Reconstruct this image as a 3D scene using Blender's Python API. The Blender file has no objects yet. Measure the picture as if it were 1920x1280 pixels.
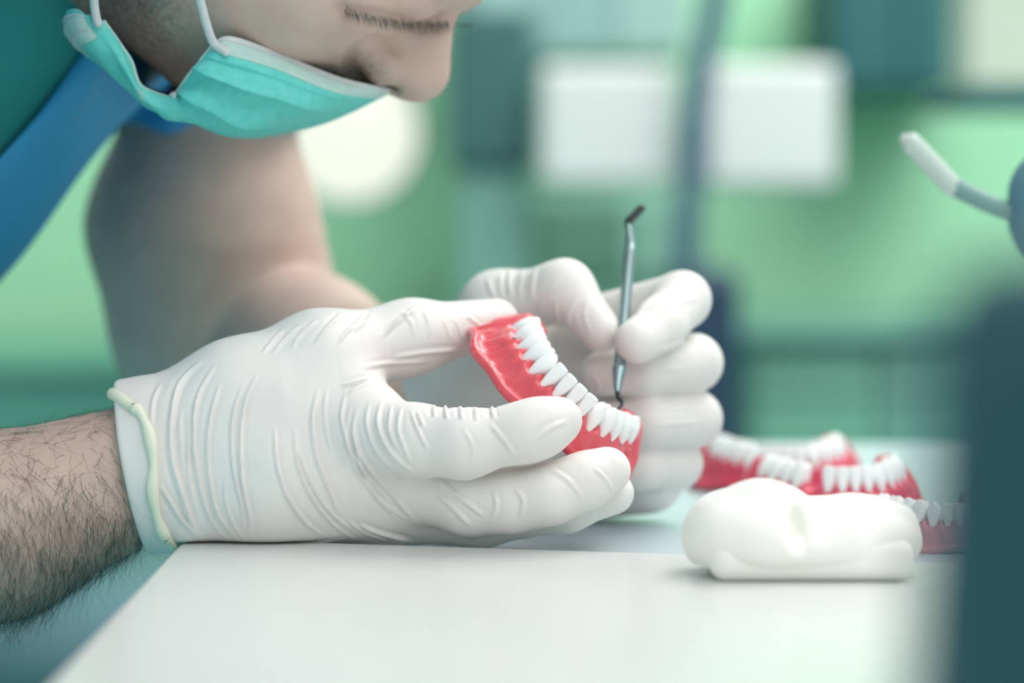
import bpy, math, random
import numpy as np
from mathutils import Vector, Matrix
random.seed(7); rng = np.random.default_rng(7)
S = bpy.context.scene
COL = S.collection
T = 0.74                      # height of the white table
CAMZ = T + 0.134
CAMY = -0.96
FPX = 4800.0
TH = math.atan((640-358)/FPX)
ct, st = math.cos(TH), math.sin(TH)

def P(u, v, Y=0.0):
    """world point seen at photo position (u,v) at world depth Y"""
    a = (u-960)/FPX; b = (640-v)/FPX
    d = np.array([a, ct + b*st, -st + b*ct])
    t = (Y-CAMY)/d[1]
    return np.array([0, CAMY, CAMZ]) + d*t

def SC(Y): return FPX/(Y-CAMY)      # photo pixels per metre at depth Y
def proj(V):
    V = np.asarray(V, float); rel = V - np.array([0, CAMY, CAMZ])
    f = rel[:, 1]*ct - rel[:, 2]*st; up = rel[:, 1]*st + rel[:, 2]*ct
    return 960 + FPX*rel[:, 0]/f, 640 - FPX*up/f

# ------------------------------------------------------------------ materials
def lin(c):
    return tuple(((x/255)/12.92 if x/255 <= 0.04045 else ((x/255+0.055)/1.055)**2.4) for x in c)
def mat(name, rgb, rough=0.5, metal=0.0, sss=0.0, sssr=(1, .4, .3), var=0.0, vscale=40, rgb2=None, bump=0.0, bscale=200, emit=None, estr=0, coat=0, attr=None, attr_rgb=None, stretch=None, spec=0.5, sscale=0.005):
    m = bpy.data.materials.new(name); m.use_nodes = True
    nt = m.node_tree; N = nt.nodes; L = nt.links
    b = N['Principled BSDF']
    b.inputs['Roughness'].default_value = rough
    b.inputs['Metallic'].default_value = metal
    b.inputs['Specular IOR Level'].default_value = spec
    base = (*lin(rgb), 1)
    b.inputs['Base Color'].default_value = base
    tc = N.new('ShaderNodeTexCoord')
    mp = N.new('ShaderNodeMapping'); L.new(tc.outputs['Object'], mp.inputs['Vector'])
    if stretch: mp.inputs['Scale'].default_value = stretch
    out = None
    if var > 0 or rgb2:
        nz = N.new('ShaderNodeTexNoise'); nz.inputs['Scale'].default_value = vscale; nz.inputs['Detail'].default_value = 4
        L.new(mp.outputs[0], nz.inputs['Vector'])
        rp = N.new('ShaderNodeValToRGB')
        c2 = lin(rgb2) if rgb2 else tuple(x*(1-var) for x in base[:3])
        rp.color_ramp.elements[0].position = 0.35; rp.color_ramp.elements[1].position = 0.68
        rp.color_ramp.elements[0].color = (*c2, 1); rp.color_ramp.elements[1].color = base
        L.new(nz.outputs['Fac'], rp.inputs['Fac']); out = rp.outputs['Color']
    if attr:
        at = N.new('ShaderNodeAttribute'); at.attribute_name = attr
        nz2 = N.new('ShaderNodeTexNoise'); nz2.inputs['Scale'].default_value = 420; nz2.inputs['Detail'].default_value = 3
        L.new(tc.outputs['Object'], nz2.inputs['Vector'])
        mr = N.new('ShaderNodeMapRange'); mr.inputs[1].default_value = 0.3; mr.inputs[2].default_value = 0.7; mr.inputs[3].default_value = 1.0; mr.inputs[4].default_value = 0.45
        L.new(nz2.outputs['Fac'], mr.inputs[0])
        mu = N.new('ShaderNodeMath'); mu.operation = 'MULTIPLY'; L.new(at.outputs['Fac'], mu.inputs[0]); L.new(mr.outputs[0], mu.inputs[1])
        mx = N.new('ShaderNodeMix'); mx.data_type = 'RGBA'
        L.new(mu.outputs[0], mx.inputs['Factor'])
        if out: L.new(out, mx.inputs[6])
        else: mx.inputs[6].default_value = base
        mx.inputs[7].default_value = (*lin(attr_rgb), 1)
        out = mx.outputs[2]
    if out: L.new(out, b.inputs['Base Color'])
    if sss > 0:
        b.inputs['Subsurface Weight'].default_value = sss
        b.inputs['Subsurface Radius'].default_value = sssr
        b.inputs['Subsurface Scale'].default_value = sscale
    if coat: b.inputs['Coat Weight'].default_value = coat; b.inputs['Coat Roughness'].default_value = 0.12
    if bump > 0:
        nb = N.new('ShaderNodeTexNoise'); nb.inputs['Scale'].default_value = bscale; nb.inputs['Detail'].default_value = 5
        L.new(mp.outputs[0], nb.inputs['Vector'])
        bp = N.new('ShaderNodeBump'); bp.inputs['Strength'].default_value = bump; bp.inputs['Distance'].default_value = 0.001
        L.new(nb.outputs['Fac'], bp.inputs['Height']); L.new(bp.outputs[0], b.inputs['Normal'])
    if emit:
        b.inputs['Emission Color'].default_value = (*lin(emit), 1); b.inputs['Emission Strength'].default_value = estr
    return m

M = {}
M['glove'] = mat('glove_latex', (237, 233, 229), 0.48, sss=0.15, sssr=(1, .8, .75), rgb2=(231, 226, 223), vscale=35, bump=0.12, bscale=420)
M['rim'] = mat('glove_rim', (236, 238, 216), 0.5, sss=0.2, sssr=(1, 1, .7))
M['skin'] = mat('skin', (212, 184, 170), 0.55, sss=0.1, rgb2=(203, 174, 161), vscale=60, bump=0.15, bscale=900, attr='beard', attr_rgb=(92, 96, 88))
M['hair'] = mat('body_hair', (64, 84, 82), 0.5)  # dark hair, tinted teal to deepen the forearm's underside shade
M['headhair'] = mat('head_hair', (60, 52, 44), 0.6, bump=0.8, bscale=300)
M['scrub'] = mat('scrub_blue', (58, 164, 218), 0.6, var=0.12, vscale=18, bump=0.25, bscale=60)
M['shirt'] = mat('undershirt_teal', (34, 140, 140), 0.85, var=0.1, vscale=14)
M['mask'] = mat('mask_turquoise', (96, 212, 202), 0.75, sss=0.1, sssr=(.5, 1, 1), rgb2=(114, 220, 210), vscale=260, bump=0.35, bscale=500)
M['maskw'] = mat('mask_white', (218, 222, 222), 0.8, rgb2=(206, 214, 214), vscale=260, bump=0.3, bscale=500)
M['maskp'] = mat('mask_border_pale', (178, 216, 208), 0.8, rgb2=(192, 220, 214), vscale=300, bump=0.3, bscale=500)
M['gum'] = mat('gum_acrylic', (230, 92, 102), 0.3, sss=0.12, sssr=(1, .3, .3), rgb2=(222, 80, 92), vscale=140, bump=0.25, bscale=260, coat=0.4)
M['gumpink'] = mat('gum_acrylic_pink', (216, 72, 100), 0.4, rgb2=(206, 60, 90), vscale=140)
M['gumpale'] = mat('gum_acrylic_pale', (216, 150, 160), 0.4)
M['tooth'] = mat('tooth_enamel', (251, 252, 252), 0.22, sss=0.1, sssr=(1, 1, 1))
M['plaster'] = mat('plaster', (250, 250, 244), 0.8, rgb2=(248, 248, 240), vscale=60, bump=0.3, bscale=200)
M['steel'] = mat('steel', (150, 172, 174), 0.28, metal=0.9)
M['steeld'] = mat('steel_dark', (62, 66, 72), 0.3, metal=0.8)
M['table'] = mat('table_white', (215, 218, 215), 0.26, rgb2=(212, 215, 213), vscale=6)
M['counter'] = mat('counter_pale', (190, 208, 212), 0.35)
M['leg'] = mat('table_leg', (150, 160, 162), 0.4, metal=0.5)

# ------------------------------------------------------------------ mesh helpers
def link(o, parent=None):
    COL.objects.link(o)
    if parent is not None: o.parent = parent
    return o
def mesh_obj(name, V, F, m, parent=None, smooth=True):
    me = bpy.data.meshes.new(name)
    V = np.asarray(V, np.float64)
    if isinstance(F, np.ndarray) and F.ndim == 2:
        n, k = F.shape
        me.vertices.add(len(V)); me.vertices.foreach_set('co', V.astype(np.float32).ravel())
        me.loops.add(n*k); me.loops.foreach_set('vertex_index', F.astype(np.int32).ravel())
        me.polygons.add(n); me.polygons.foreach_set('loop_start', np.arange(0, n*k, k, dtype=np.int32))
        me.update(calc_edges=True)
    else:
        me.from_pydata([tuple(v) for v in V], [], [tuple(int(i) for i in f) for f in F])
    if smooth: me.polygons.foreach_set('use_smooth', np.ones(len(me.polygons), bool))
    me.materials.append(m); me.update()
    o = bpy.data.objects.new(name, me)
    return link(o, parent)
def empty(name, loc, label=None, cat=None, group=None):
    o = bpy.data.objects.new(name, None); o.location = loc; o.empty_display_size = 0.02
    link(o); tag(o, label, cat, group); return o
def tag(o, label=None, cat=None, group=None, kind=None):
    if label: o['label'] = label
    if cat: o['category'] = cat
    if group: o['group'] = group
    if kind: o['kind'] = kind
    return o
def vnormals(V, F):
    n = np.cross(V[F[:, 2]]-V[F[:, 0]], V[F[:, 3 if F.shape[1] > 3 else 1]]-V[F[:, 1 if F.shape[1] > 3 else 0]])
    N = np.zeros_like(V)
    for k in range(F.shape[1]): np.add.at(N, F[:, k], n)
    return N/(np.linalg.norm(N, axis=1, keepdims=True)+1e-12)

def grid_faces(nu, nv, closed_u=False, closed_v=False, off=0):
    a = np.arange(nu if closed_u else nu-1); b = np.arange(nv if closed_v else nv-1)
    A, B = np.meshgrid(a, b, indexing='ij'); A = A.ravel(); B = B.ravel()
    A2 = (A+1) % nu; B2 = (B+1) % nv
    return np.stack([A*nv+B, A2*nv+B, A2*nv+B2, A*nv+B2], 1)+off
def orient_out(V, F):
    """flip if the closed mesh has negative volume"""
    a, b, c, d = (V[F[:, i]] for i in range(4))
    vol = (np.einsum('ij,ij->i', a, np.cross(b, c)) + np.einsum('ij,ij->i', a, np.cross(c, d))).sum()
    return F if vol > 0 else F[:, ::-1]
def cr(pts, n, closed=False):
    """Catmull-Rom through pts (k,d) -> (n,d)"""
    pts = np.asarray(pts, float); k = len(pts)
    t = np.linspace(0, k if closed else k-1, n, endpoint=not closed)
    i = np.minimum(np.floor(t).astype(int), (k if closed else k-1)-1); f = (t-i)[:, None]
    g = (lambda j: pts[j % k]) if closed else (lambda j: pts[np.clip(j, 0, k-1)])
    p0, p1, p2, p3 = g(i-1), g(i), g(i+1), g(i+2)
    return 0.5*((2*p1)+(-p0+p2)*f+(2*p0-5*p1+4*p2-p3)*f*f+(-p0+3*p1-3*p2+p3)*f**3)
def tube(path, radii, n=12, flat=1.0):
    """closed swept tube with rounded ends; path (k,3), radii scalar or (k,)"""
    path = np.asarray(path, float); k = len(path); r = np.broadcast_to(np.asarray(radii, float), (k,)).copy()
    tan = np.gradient(path, axis=0); tan /= np.linalg.norm(tan, axis=1, keepdims=True)+1e-12
    up = np.array([0, 0, 1.0]) if abs(tan[0][2]) < .9 else np.array([0, 1.0, 0])
    x = np.cross(tan[0], up); x /= np.linalg.norm(x)
    rings = []; caps = []
    fr = []
    for i in range(k):
        x = x - tan[i]*np.dot(x, tan[i]); x /= np.linalg.norm(x); fr.append((x.copy(), np.cross(tan[i], x)))
    seq = []
    for a in (80, 55, 28): seq.append((path[0]-tan[0]*r[0]*math.sin(math.radians(a)), r[0]*math.cos(math.radians(a)), fr[0]))
    for i in range(k): seq.append((path[i], r[i], fr[i]))
    for a in (28, 55, 80): seq.append((path[-1]+tan[-1]*r[-1]*math.sin(math.radians(a)), r[-1]*math.cos(math.radians(a)), fr[-1]))
    ang = np.linspace(0, 2*np.pi, n, endpoint=False)
    for c, rr, (xx, yy) in seq:
        rings.append(c + rr*(np.cos(ang)[:, None]*xx + flat*np.sin(ang)[:, None]*yy))
    V = np.concatenate(rings); m = len(seq)
    F = grid_faces(m, n, closed_v=True)
    V = np.vstack([V, seq[0][0][None], seq[-1][0][None]])
    j = np.arange(n); j2 = (j+1) % n; a = m*n; b = m*n+1
    c1 = np.stack([j2, j, np.full(n, a), np.full(n, a)], 1); c2 = np.stack([(m-1)*n+j, (m-1)*n+j2, np.full(n, b), np.full(n, b)], 1)
    F = orient_out(V, np.vstack([F, c1, c2]))
    return V, [tuple(dict.fromkeys(f)) for f in F.tolist()]
def rbox(c, s, r, seg=3):
    """rounded box verts/faces via bmesh"""
    import bmesh
    bm = bmesh.new(); bmesh.ops.create_cube(bm, size=1)
    for v in bm.verts: v.co = Vector((v.co.x*s[0], v.co.y*s[1], v.co.z*s[2])) + Vector(c)
    if r > 0: bmesh.ops.bevel(bm, geom=bm.edges[:], offset=r, segments=seg, affect='EDGES', profile=0.5)
    bm.verts.index_update()
    V = [tuple(v.co) for v in bm.verts]; F = [[v.index for v in f.verts] for f in bm.faces]; bm.free()
    return V, F
def merge(*vf):
    V = []; F = []
    for v, f in vf:
        o = len(V); V += [tuple(x) for x in v]; F += [tuple(int(i)+o for i in ff) for ff in f]
    return V, F

# ------------------------------------------------------------------ signed distance shapes
def smin(a, b, k):
    if k <= 0: return np.minimum(a, b)
    h = np.maximum(k-np.abs(a-b), 0)/k
    return np.minimum(a, b)-h*h*k*0.25
def smax(a, b, k): return -smin(-a, -b, k)
class RC:
    def __init__(s, a, b, r1, r2, k=0.004): s.a = np.asarray(a, float); s.d = np.asarray(b, float)-s.a; s.r1 = r1; s.r2 = r2; s.k = k; s.n = max(float(s.d@s.d), 1e-12)
    def __call__(s, p):
        q = p-s.a; t = np.clip((q@s.d)/s.n, 0, 1)
        return np.linalg.norm(q-t[:, None]*s.d, axis=1)-(s.r1+(s.r2-s.r1)*t)
class EL:
    def __init__(s, c, r, R=None, k=0.004): s.c = np.asarray(c, float); s.r = np.asarray(r, float); s.R = R; s.k = k
    def __call__(s, p):
        q = p-s.c
        if s.R is not None: q = q@s.R
        k0 = np.linalg.norm(q/s.r, axis=1); k1 = np.linalg.norm(q/(s.r*s.r), axis=1)+1e-9
        return k0*(k0-1)/k1
def union(prims):
    def f(p):
        d = prims[0](p)
        for q in prims[1:]: d = smin(d, q(p), q.k)
        return d
    return f
def nets(f, lo, hi, h, B=12, refine=2, slack=1.4):
    lo = np.asarray(lo, float); hi = np.asarray(hi, float)
    nb = np.ceil((hi-lo)/(h*B)).astype(int); n = nb*B
    D = np.ones(n, np.float32)
    bi = np.stack(np.meshgrid(*[np.arange(x) for x in nb], indexing='ij'), -1).reshape(-1, 3)
    cen = lo+(bi*B+(B-1)/2)*h
    dc = np.concatenate([f(cen[i:i+200000]) for i in range(0, len(cen), 200000)])
    act = np.abs(dc) < B*h*0.87*slack+h*2
    for b in bi[(~act) & (dc < 0)]: D[b[0]*B:(b[0]+1)*B, b[1]*B:(b[1]+1)*B, b[2]*B:(b[2]+1)*B] = -1
    loc = np.stack(np.meshgrid(*[np.arange(B)]*3, indexing='ij'), -1).reshape(-1, 3)
    A = bi[act]; ch = 120
    for i in range(0, len(A), ch):
        bb = A[i:i+ch]
        pts = lo+((bb[:, None]*B+loc[None])*h)
        d = f(pts.reshape(-1, 3)).reshape(len(bb), B, B, B)
        for b, x in zip(bb, d): D[b[0]*B:(b[0]+1)*B, b[1]*B:(b[1]+1)*B, b[2]*B:(b[2]+1)*B] = x
    I = D < 0
    cnt = np.zeros(n-1, np.int8)
    offs = [(x, y, z) for x in (0, 1) for y in (0, 1) for z in (0, 1)]
    for x, y, z in offs: cnt += I[x:n[0]-1+x, y:n[1]-1+y, z:n[2]-1+z]
    mix = (cnt > 0) & (cnt < 8)
    C = np.argwhere(mix); idx = np.full(n-1, -1, np.int64); idx[mix] = np.arange(len(C))
    cd = np.stack([D[C[:, 0]+x, C[:, 1]+y, C[:, 2]+z] for x, y, z in offs], 1).astype(float)
    pos = np.zeros((len(C), 3)); w = np.zeros(len(C)); O = np.array(offs, float)
    for a in range(8):
        for b in range(a+1, 8):
            if np.abs(O[a]-O[b]).sum() != 1: continue
            s = (cd[:, a] < 0) != (cd[:, b] < 0)
            t = cd[s, a]/(cd[s, a]-cd[s, b])
            pos[s] += O[a]+t[:, None]*(O[b]-O[a]); w[s] += 1
    V = lo+(C+pos/w[:, None])*h
    Fs = []
    for ax in range(3):
        sl = [slice(1, n[i]-1) for i in range(3)]; sl[ax] = slice(0, n[ax]-1)
        sh = list(sl); sh[ax] = slice(1, n[ax])
        a0 = I[tuple(sl)]; a1 = I[tuple(sh)]
        E = np.argwhere(a0 != a1); 
        ins = a0[tuple(E.T)]
        E = E+np.array([0 if i == ax else 1 for i in range(3)])
        u, v = [i for i in range(3) if i != ax]
        def cell(du, dv):
            c = E.copy(); c[:, u] += du; c[:, v] += dv; return idx[tuple(c.T)]
        q = np.stack([cell(-1, -1), cell(0, -1), cell(0, 0), cell(-1, 0)], 1)
        flip = ins if ax == 1 else ~ins
        q[flip] = q[flip][:, ::-1]
        Fs.append(q)
    F = np.concatenate(Fs); F = F[(F >= 0).all(1)]
    F = orient_out(V, F)
    e = h*0.3
    for _ in range(refine):
        d = f(V); g = np.stack([f(V+np.eye(3)[i]*e)-f(V-np.eye(3)[i]*e) for i in range(3)], 1)/(2*e)
        g2 = np.maximum((g*g).sum(1), 0.2)
        V = V-np.clip(d/g2, -h, h)[:, None]*g
    return V, F
def relax(V, F, it=2, lam=0.5):
    for _ in range(it):
        A = np.zeros_like(V); w = np.zeros(len(V))
        for k in range(4):
            for j in (1, 3):
                np.add.at(A, F[:, k], V[F[:, (k+j) % 4]]); np.add.at(w, F[:, k], 1)
        V = V+lam*(A/np.maximum(w, 1)[:, None]-V)
    return V

# ridges: polylines in photo positions, raised out of the surface (glove wrinkles)
def seg_dist(px, py, poly):
    best = np.full(len(px), 1e9); L = 0; tot = sum(math.dist(poly[i], poly[i+1]) for i in range(len(poly)-1)); tt = np.zeros(len(px))
    for i in range(len(poly)-1):
        ax, ay = poly[i]; bx, by = poly[i+1]; dx, dy = bx-ax, by-ay; n2 = dx*dx+dy*dy; ln = math.sqrt(n2)
        t = np.clip(((px-ax)*dx+(py-ay)*dy)/n2, 0, 1)
        d = np.hypot(px-ax-t*dx, py-ay-t*dy)
        m = d < best; best[m] = d[m]; tt[m] = (L+t[m]*ln)/tot
        L += ln
    return best, tt
def wrinkle(V, F, ridges, front=True):
    N = vnormals(V, F); u, v = proj(V); disp = np.zeros(len(V))
    for poly, wd, ht in ridges:
        pl = cr(poly, max(12, 5*len(poly)))
        xs, ys = pl[:, 0], pl[:, 1]
        sel = (u > xs.min()-4*wd) & (u < xs.max()+4*wd) & (v > ys.min()-4*wd) & (v < ys.max()+4*wd)
        if front: sel &= N[:, 1] < 0.45
        ii = np.nonzero(sel)[0]
        if len(ii) == 0: continue
        d, t = seg_dist(u[ii], v[ii], [tuple(p) for p in pl]); wd = wd*.8
        taper = np.clip(np.minimum(t, 1-t)*5, 0, 1)
        g = np.exp(-(d/wd)**2) - 0.35*np.exp(-((d-2.0*wd)/(1.2*wd))**2)
        disp[ii] += 1.6*ht*g*taper
    return V+N*disp[:, None]

def pt(u, v, Y, r, k=0.004): return (P(u, v, Y), r/1000, k)
def chain(prims, *nodes, k=0.004):
    for (a, b) in zip(nodes[:-1], nodes[1:]):
        prims.append(RC(P(*a[:3]), P(*b[:3]), a[3]/1000, b[3]/1000, k))

# =================================================================== PERSON
person = empty('person', (-0.25, 0.15, 0.0), 'person in blue scrubs, turquoise mask and white gloves bending over a red teeth model', 'person')
def child(name, V, F, m, par, smooth=True):
    V = np.asarray(V, float) - np.array(par.matrix_world.translation if False else WL[par.name]); o = mesh_obj(name, V, F, m, par, smooth); WL[o.name] = WL[par.name]; return o
WL = {'person': np.array((-0.25, 0.15, 0.0))}

# ---- near (right) hand in its glove
h1 = []
chain(h1, (262, 838, .022, 21), (420, 800, .022, 20.5), (700, 800, .016, 14.5), k=.012)
chain(h1, (300, 815, .024, 20), (450, 742, .026, 20), (600, 676, .032, 17.5), (770, 632, .050, 12.6), (928, 606, .073, 9.4), k=.010)
chain(h1, (275, 892, .022, 21), (520, 880, .018, 20), (745, 893, .018, 13.5), k=.012)
chain(h1, (282, 930, .022, 20), (500, 928, .022, 18.3), (720, 945, .022, 14.5), k=.012)
chain(h1, (240, 850, .022, 20.8), (300, 850, .022, 20.8), k=.012)
chain(h1, (240, 905, .022, 21), (300, 915, .022, 21), k=.012)
chain(h1, (300, 795, .021, 15), (250, 764, .018, 7), (218, 748, .016, 2.2), k=.010)
chain(h1, (560, 760, .024, 16), (655, 738, .022, 9.5), k=.014)
fi, fm, fr_, fp_ = [], [], [], []
chain(fi, (690, 812, .010, 13.5), (780, 826, -.001, 13), (870, 832, -.008, 12.2), (985, 810, -.010, 10.4), (1020, 799, -.008, 9.7), (1050, 787, -.005, 8.3), k=.006)
chain(fm, (740, 905, .018, 13.5), (885, 938, .008, 12.8), (960, 938, .002, 11.4), (1030, 927, -.002, 10.6), (1095, 902, .000, 9.9), (1138, 882, .003, 9.0), k=.006)
chain(fr_, (720, 950, .026, 14), (900, 968, .020, 11.4), (1060, 946, .015, 10), (1148, 924, .014, 8.3), k=.005)
chain(fp_, (700, 952, .036, 13), (850, 968, .038, 10.5), (985, 962, .034, 8.6), (1060, 940, .030, 7.8), k=.005)
wcut_n = np.array([math.cos(math.radians(11)), 0, math.sin(math.radians(11))]); wc = P(249, 880, .02)
palm1 = union(h1); fing1 = [union(x) for x in (fi, fm, fr_, fp_)]
def f1u(p):
    a = palm1(p); d = None
    for g in fing1:
        e = smin(a, g(p), .009); d = e if d is None else smin(d, e, .0012)
    return d
def f1(p):
    d = smax(f1u(p), (wc-p)@wcut_n, .002)
    zl = np.where(p[:, 1] < .0255-(p[:, 0]+.127)*.2283, T+.0003, T-.0057)
    return smax(d, np.where(p[:, 0] > -.129, zl-p[:, 2], -.02), .003)
def march(f, u, v, Y0=-.12, n=160):
    """photo position -> first point on the surface f along the view ray"""
    u = np.atleast_1d(u).astype(float); v = np.atleast_1d(v).astype(float)
    A = np.array([P(a, b, Y0) for a, b in zip(u, v)]); o = np.array([0, CAMY, CAMZ]); D = A-o; D /= np.linalg.norm(D, axis=1, keepdims=True)
    t = np.zeros(len(u))
    for _ in range(n): t += .7*np.minimum(f(A+D*t[:, None]), .02)
    return A+D*t[:, None]
lo = P(225, 1040, -.03); hi = P(1215, 545, .075)
V1, F1 = nets(f1, (lo[0]-.02, -.03, lo[2]-.006), (hi[0]+.01, .085, hi[2]+.02), 0.00068)
def C6(*a): return [(200+x/2.462, 540+y/2.462) for x, y in a]
def C7(*a): return [(650+x/3.2, 700+y/3.2) for x, y in a]
def C8(*a): return [(640+x/5.33, 560+y/5.33) for x, y in a]
R1 = [
 (C6((450, 325), (340, 440), (300, 600), (300, 780), (340, 930), (400, 1100), (450, 1170)), 5.0, .0011),
 (C6((505, 345), (430, 480), (405, 600), (405, 750), (440, 950), (490, 1080), (560, 1165)), 4.0, .0009),
 (C6((525, 430), (480, 600), (465, 750), (480, 900), (520, 1050), (610, 1165)), 4.0, .0009),
 (C6((640, 430), (590, 560), (578, 700), (590, 850), (625, 1000), (640, 1120)), 4.0, .0007),
 (C6((705, 390), (640, 520), (620, 700), (630, 900), (660, 1050), (665, 1170)), 4.0, .0009),
 (C6((775, 630), (785, 800), (830, 950), (920, 1080), (1010, 1150)), 3.6, .0007),
 (C6((865, 630), (880, 800), (940, 950), (1040, 1080), (1160, 1170)), 3.6, .0006),
 (C6((980, 460), (950, 600), (970, 780), (1040, 960), (1075, 1050)), 4.0, .0008),
 (C6((1020, 450), (1005, 560), (1015, 660), (1040, 780)), 3.4, .0004),
 (C6((1110, 455), (1085, 600), (1130, 750), (1231, 900), (1330, 1010)), 4.0, .0006),
 (C6((385, 580), (378, 700), (382, 880), (400, 980)), 3.4, .0006),
 (C6((345, 560), (338, 640), (345, 760), (360, 860)), 3.4, .0005),
 (C6((250, 440), (215, 520), (205, 640)), 4, .0006),
 (C6((545, 870), (550, 980), (590, 1100), (640, 1160)), 3.4, .0006),
 (C6((240, 900), (290, 980), (340, 1060), (420, 1150)), 4, .0007),
 (C6((820, 190), (770, 240), (715, 305)), 3.6, .0006),
 (C6((890, 175), (830, 230), (765, 300)), 3.6, .0006),
 (C6((975, 145), (900, 210), (850, 280)), 3.6, .0006),
 (C6((1085, 120), (1020, 180), (955, 265)), 3.8, .0007),
 (C6((1200, 120), (1110, 200), (1060, 270)), 3.8, .0006),
 (C6((880, 640), (890, 760), (960, 930), (1060, 1060), (1210, 1165)), 3.4, .0004),
 (C7((70, 190), (40, 350), (100, 520), (250, 700), (440, 920)), 4.4, .0007),
 (C7((20, 200), (0, 350), (50, 560), (180, 740), (330, 900)), 4.0, .0005),
 (C7((210, 155), (190, 300), (260, 460), (410, 605)), 4.2, .0008),
 (C7((140, 160), (120, 300), (180, 460), (300, 600)), 4.0, .0006),
 (C7((330, 195), (310, 330), (350, 450), (390, 560)), 4.0, .0006),
 (C7((270, 180), (255, 330), (300, 450)), 3.6, .0005),
 (C7((385, 215), (425, 330), (490, 460)), 4.0, .0006),
 (C7((420, 225), (440, 270), (460, 320)), 3.4, .0007),
 (C7((520, 190), (529, 262)), 3.4, .0009),
 (C7((590, 195), (604, 272)), 3.4, .0009),
 (C7((680, 195), (694, 277)), 3.4, .0009),
 (C7((770, 200), (779, 282)), 3.4, .0008),
 (C7((870, 195), (884, 272)), 3.4, .0008),
 (C7((560, 640), (700, 760), (830, 860)), 4.5, .0006),
 (C7((60, 900), (200, 960), (400, 1010)), 4.0, .0008),
 (C7((0, 880), (120, 960), (300, 1015)), 3.6, .0006),
 (C7((1330, 280), (1200, 340), (1120, 420)), 5.0, .0004),
 (C8((745, 85), (560, 230), (400, 385)), 4.2, .0008),
 (C8((330, 145), (200, 260), (100, 330)), 4.0, .0006),
 (C8((480, 600), (800, 540), (1190, 510)), 4.5, .0006),
 (C8((200, 690), (500, 640), (860, 625)), 4.5, .0007),
 (C8((1250, 170), (1320, 220), (1390, 275)), 3.5, .0006),
 (C8((1120, 180), (1180, 300), (1210, 420)), 3.5, .0004),
 (C8((1010, 180), (1070, 320), (1100, 420)), 3.5, .0003),
 (C7((860, 300), (960, 420), (1010, 500)), 4.5, .0005), (C7((700, 330), (760, 450), (740, 560)), 4.0, .0004), (C7((1200, 560), (1330, 640), (1420, 760)), 4.5, .0004), (C7((1480, 560), (1560, 640), (1600, 720)), 4.0, .0005), (C7((1000, 680), (1060, 760), (1040, 880)), 4.5, .0005), (C7((880, 700), (900, 800), (860, 900)), 4.5, .0005),
 (C7((520, 700), (650, 820), (760, 930)), 4.5, .0005), (C6((1150, 640), (1170, 800), (1250, 960), (1400, 1080)), 3.6, .0005),
 (C8((600, 120), (700, 240), (720, 380)), 4, .0004), (C8((820, 110), (880, 260), (860, 400)), 4, .0004),
 (C8((0, 870), (150, 830), (290, 790)), 4.0, .0008),
 (C8((60, 960), (180, 880), (300, 830)), 4.0, .0006),
]
V1 = wrinkle(V1, F1, R1)
glove1 = child('glove', V1, F1, M['glove'], person)
tag(glove1, 'right glove, near the camera, resting on the table')
# rolled cuff rim: follows the glove round the wrist, flares off it at the top
fpx = cr([(250, 764), (264, 775), (281, 816), (288, 868), (287, 926), (298, 979), (312, 1008)], 60)
fw = march(f1u, fpx[:, 0], fpx[:, 1]); fw[:, 1] -= .0006
lip_top = [P(*q) for q in ((238, 756, .0045), (224, 746, .0075), (212, 738, .013), (222, 743, .026))]
bk = fw[::-1][4:-2:6].copy(); bk[:, 1] = .045-bk[:, 1]
path = cr(np.vstack([fw, [P(326, 1026, .012), P(328, 1026, .022), P(322, 1018, .034)], bk, lip_top[::-1]]), 260, closed=True)
def ring_tube(path, r, n=10):
    k = len(path); c = path.mean(0); tan = np.roll(path, -1, 0)-np.roll(path, 1, 0); tan /= np.linalg.norm(tan, axis=1, keepdims=True)
    x = path-c; x -= tan*(x*tan).sum(1, keepdims=True); x /= np.linalg.norm(x, axis=1, keepdims=True); y = np.cross(tan, x)
    a = np.linspace(0, 2*np.pi, n, endpoint=False)
    r = np.broadcast_to(r, (k,))
    V = path[:, None]+r[:, None, None]*(np.cos(a)[None, :, None]*x[:, None]+np.sin(a)[None, :, None]*y[:, None])
    V = V.reshape(-1, 3); F = grid_faces(k, n, True, True); return V, orient_out(V, F)
rr = 0.0021+0.0004*np.sin(np.linspace(0, 9*math.pi, 260))
V, F = ring_tube(path, rr)
child('cuff_rim', V, F, M['rim'], glove1); 
# ---- far (left) hand in its glove
h2 = []
chain(h2, (760, 775, .168, 21), (850, 690, .145, 18), (935, 580, .108, 15), (1058, 543, .088, 11.0), (1128, 622, .074, 8.6), k=.008)
chain(h2, (780, 790, .165, 22), (960, 720, .145, 20), (1090, 628, .128, 13.5), k=.012)
chain(h2, (780, 810, .165, 22), (1000, 790, .150, 19), (1100, 720, .135, 13), k=.012)
chain(h2, (800, 830, .165, 21), (1000, 860, .150, 19), (1120, 800, .135, 13), k=.012)
chain(h2, (820, 850, .165, 20), (1020, 905, .140, 17.5), (1215, 895, .118, 15.5), k=.012)
chain(h2, (1085, 618, .125, 12.5), (1279, 562, .098, 11.5), k=.003)
chain(h2, (1279, 562, .098, 11.5), (1238, 612, .072, 10.2), (1194, 640, .060, 9.0), k=.003)
chain(h2, (1100, 700, .130, 12.5), (1301, 680, .104, 11.6), k=.003)
chain(h2, (1301, 680, .104, 11.6), (1205, 692, .084, 10.6), (1130, 700, .084, 9.2), k=.003)
chain(h2, (1120, 790, .130, 12.5), (1300, 785, .108, 11.6), k=.003)
chain(h2, (1300, 785, .108, 11.6), (1210, 788, .088, 10.7), (1140, 792, .088, 9.2), k=.003)
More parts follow.
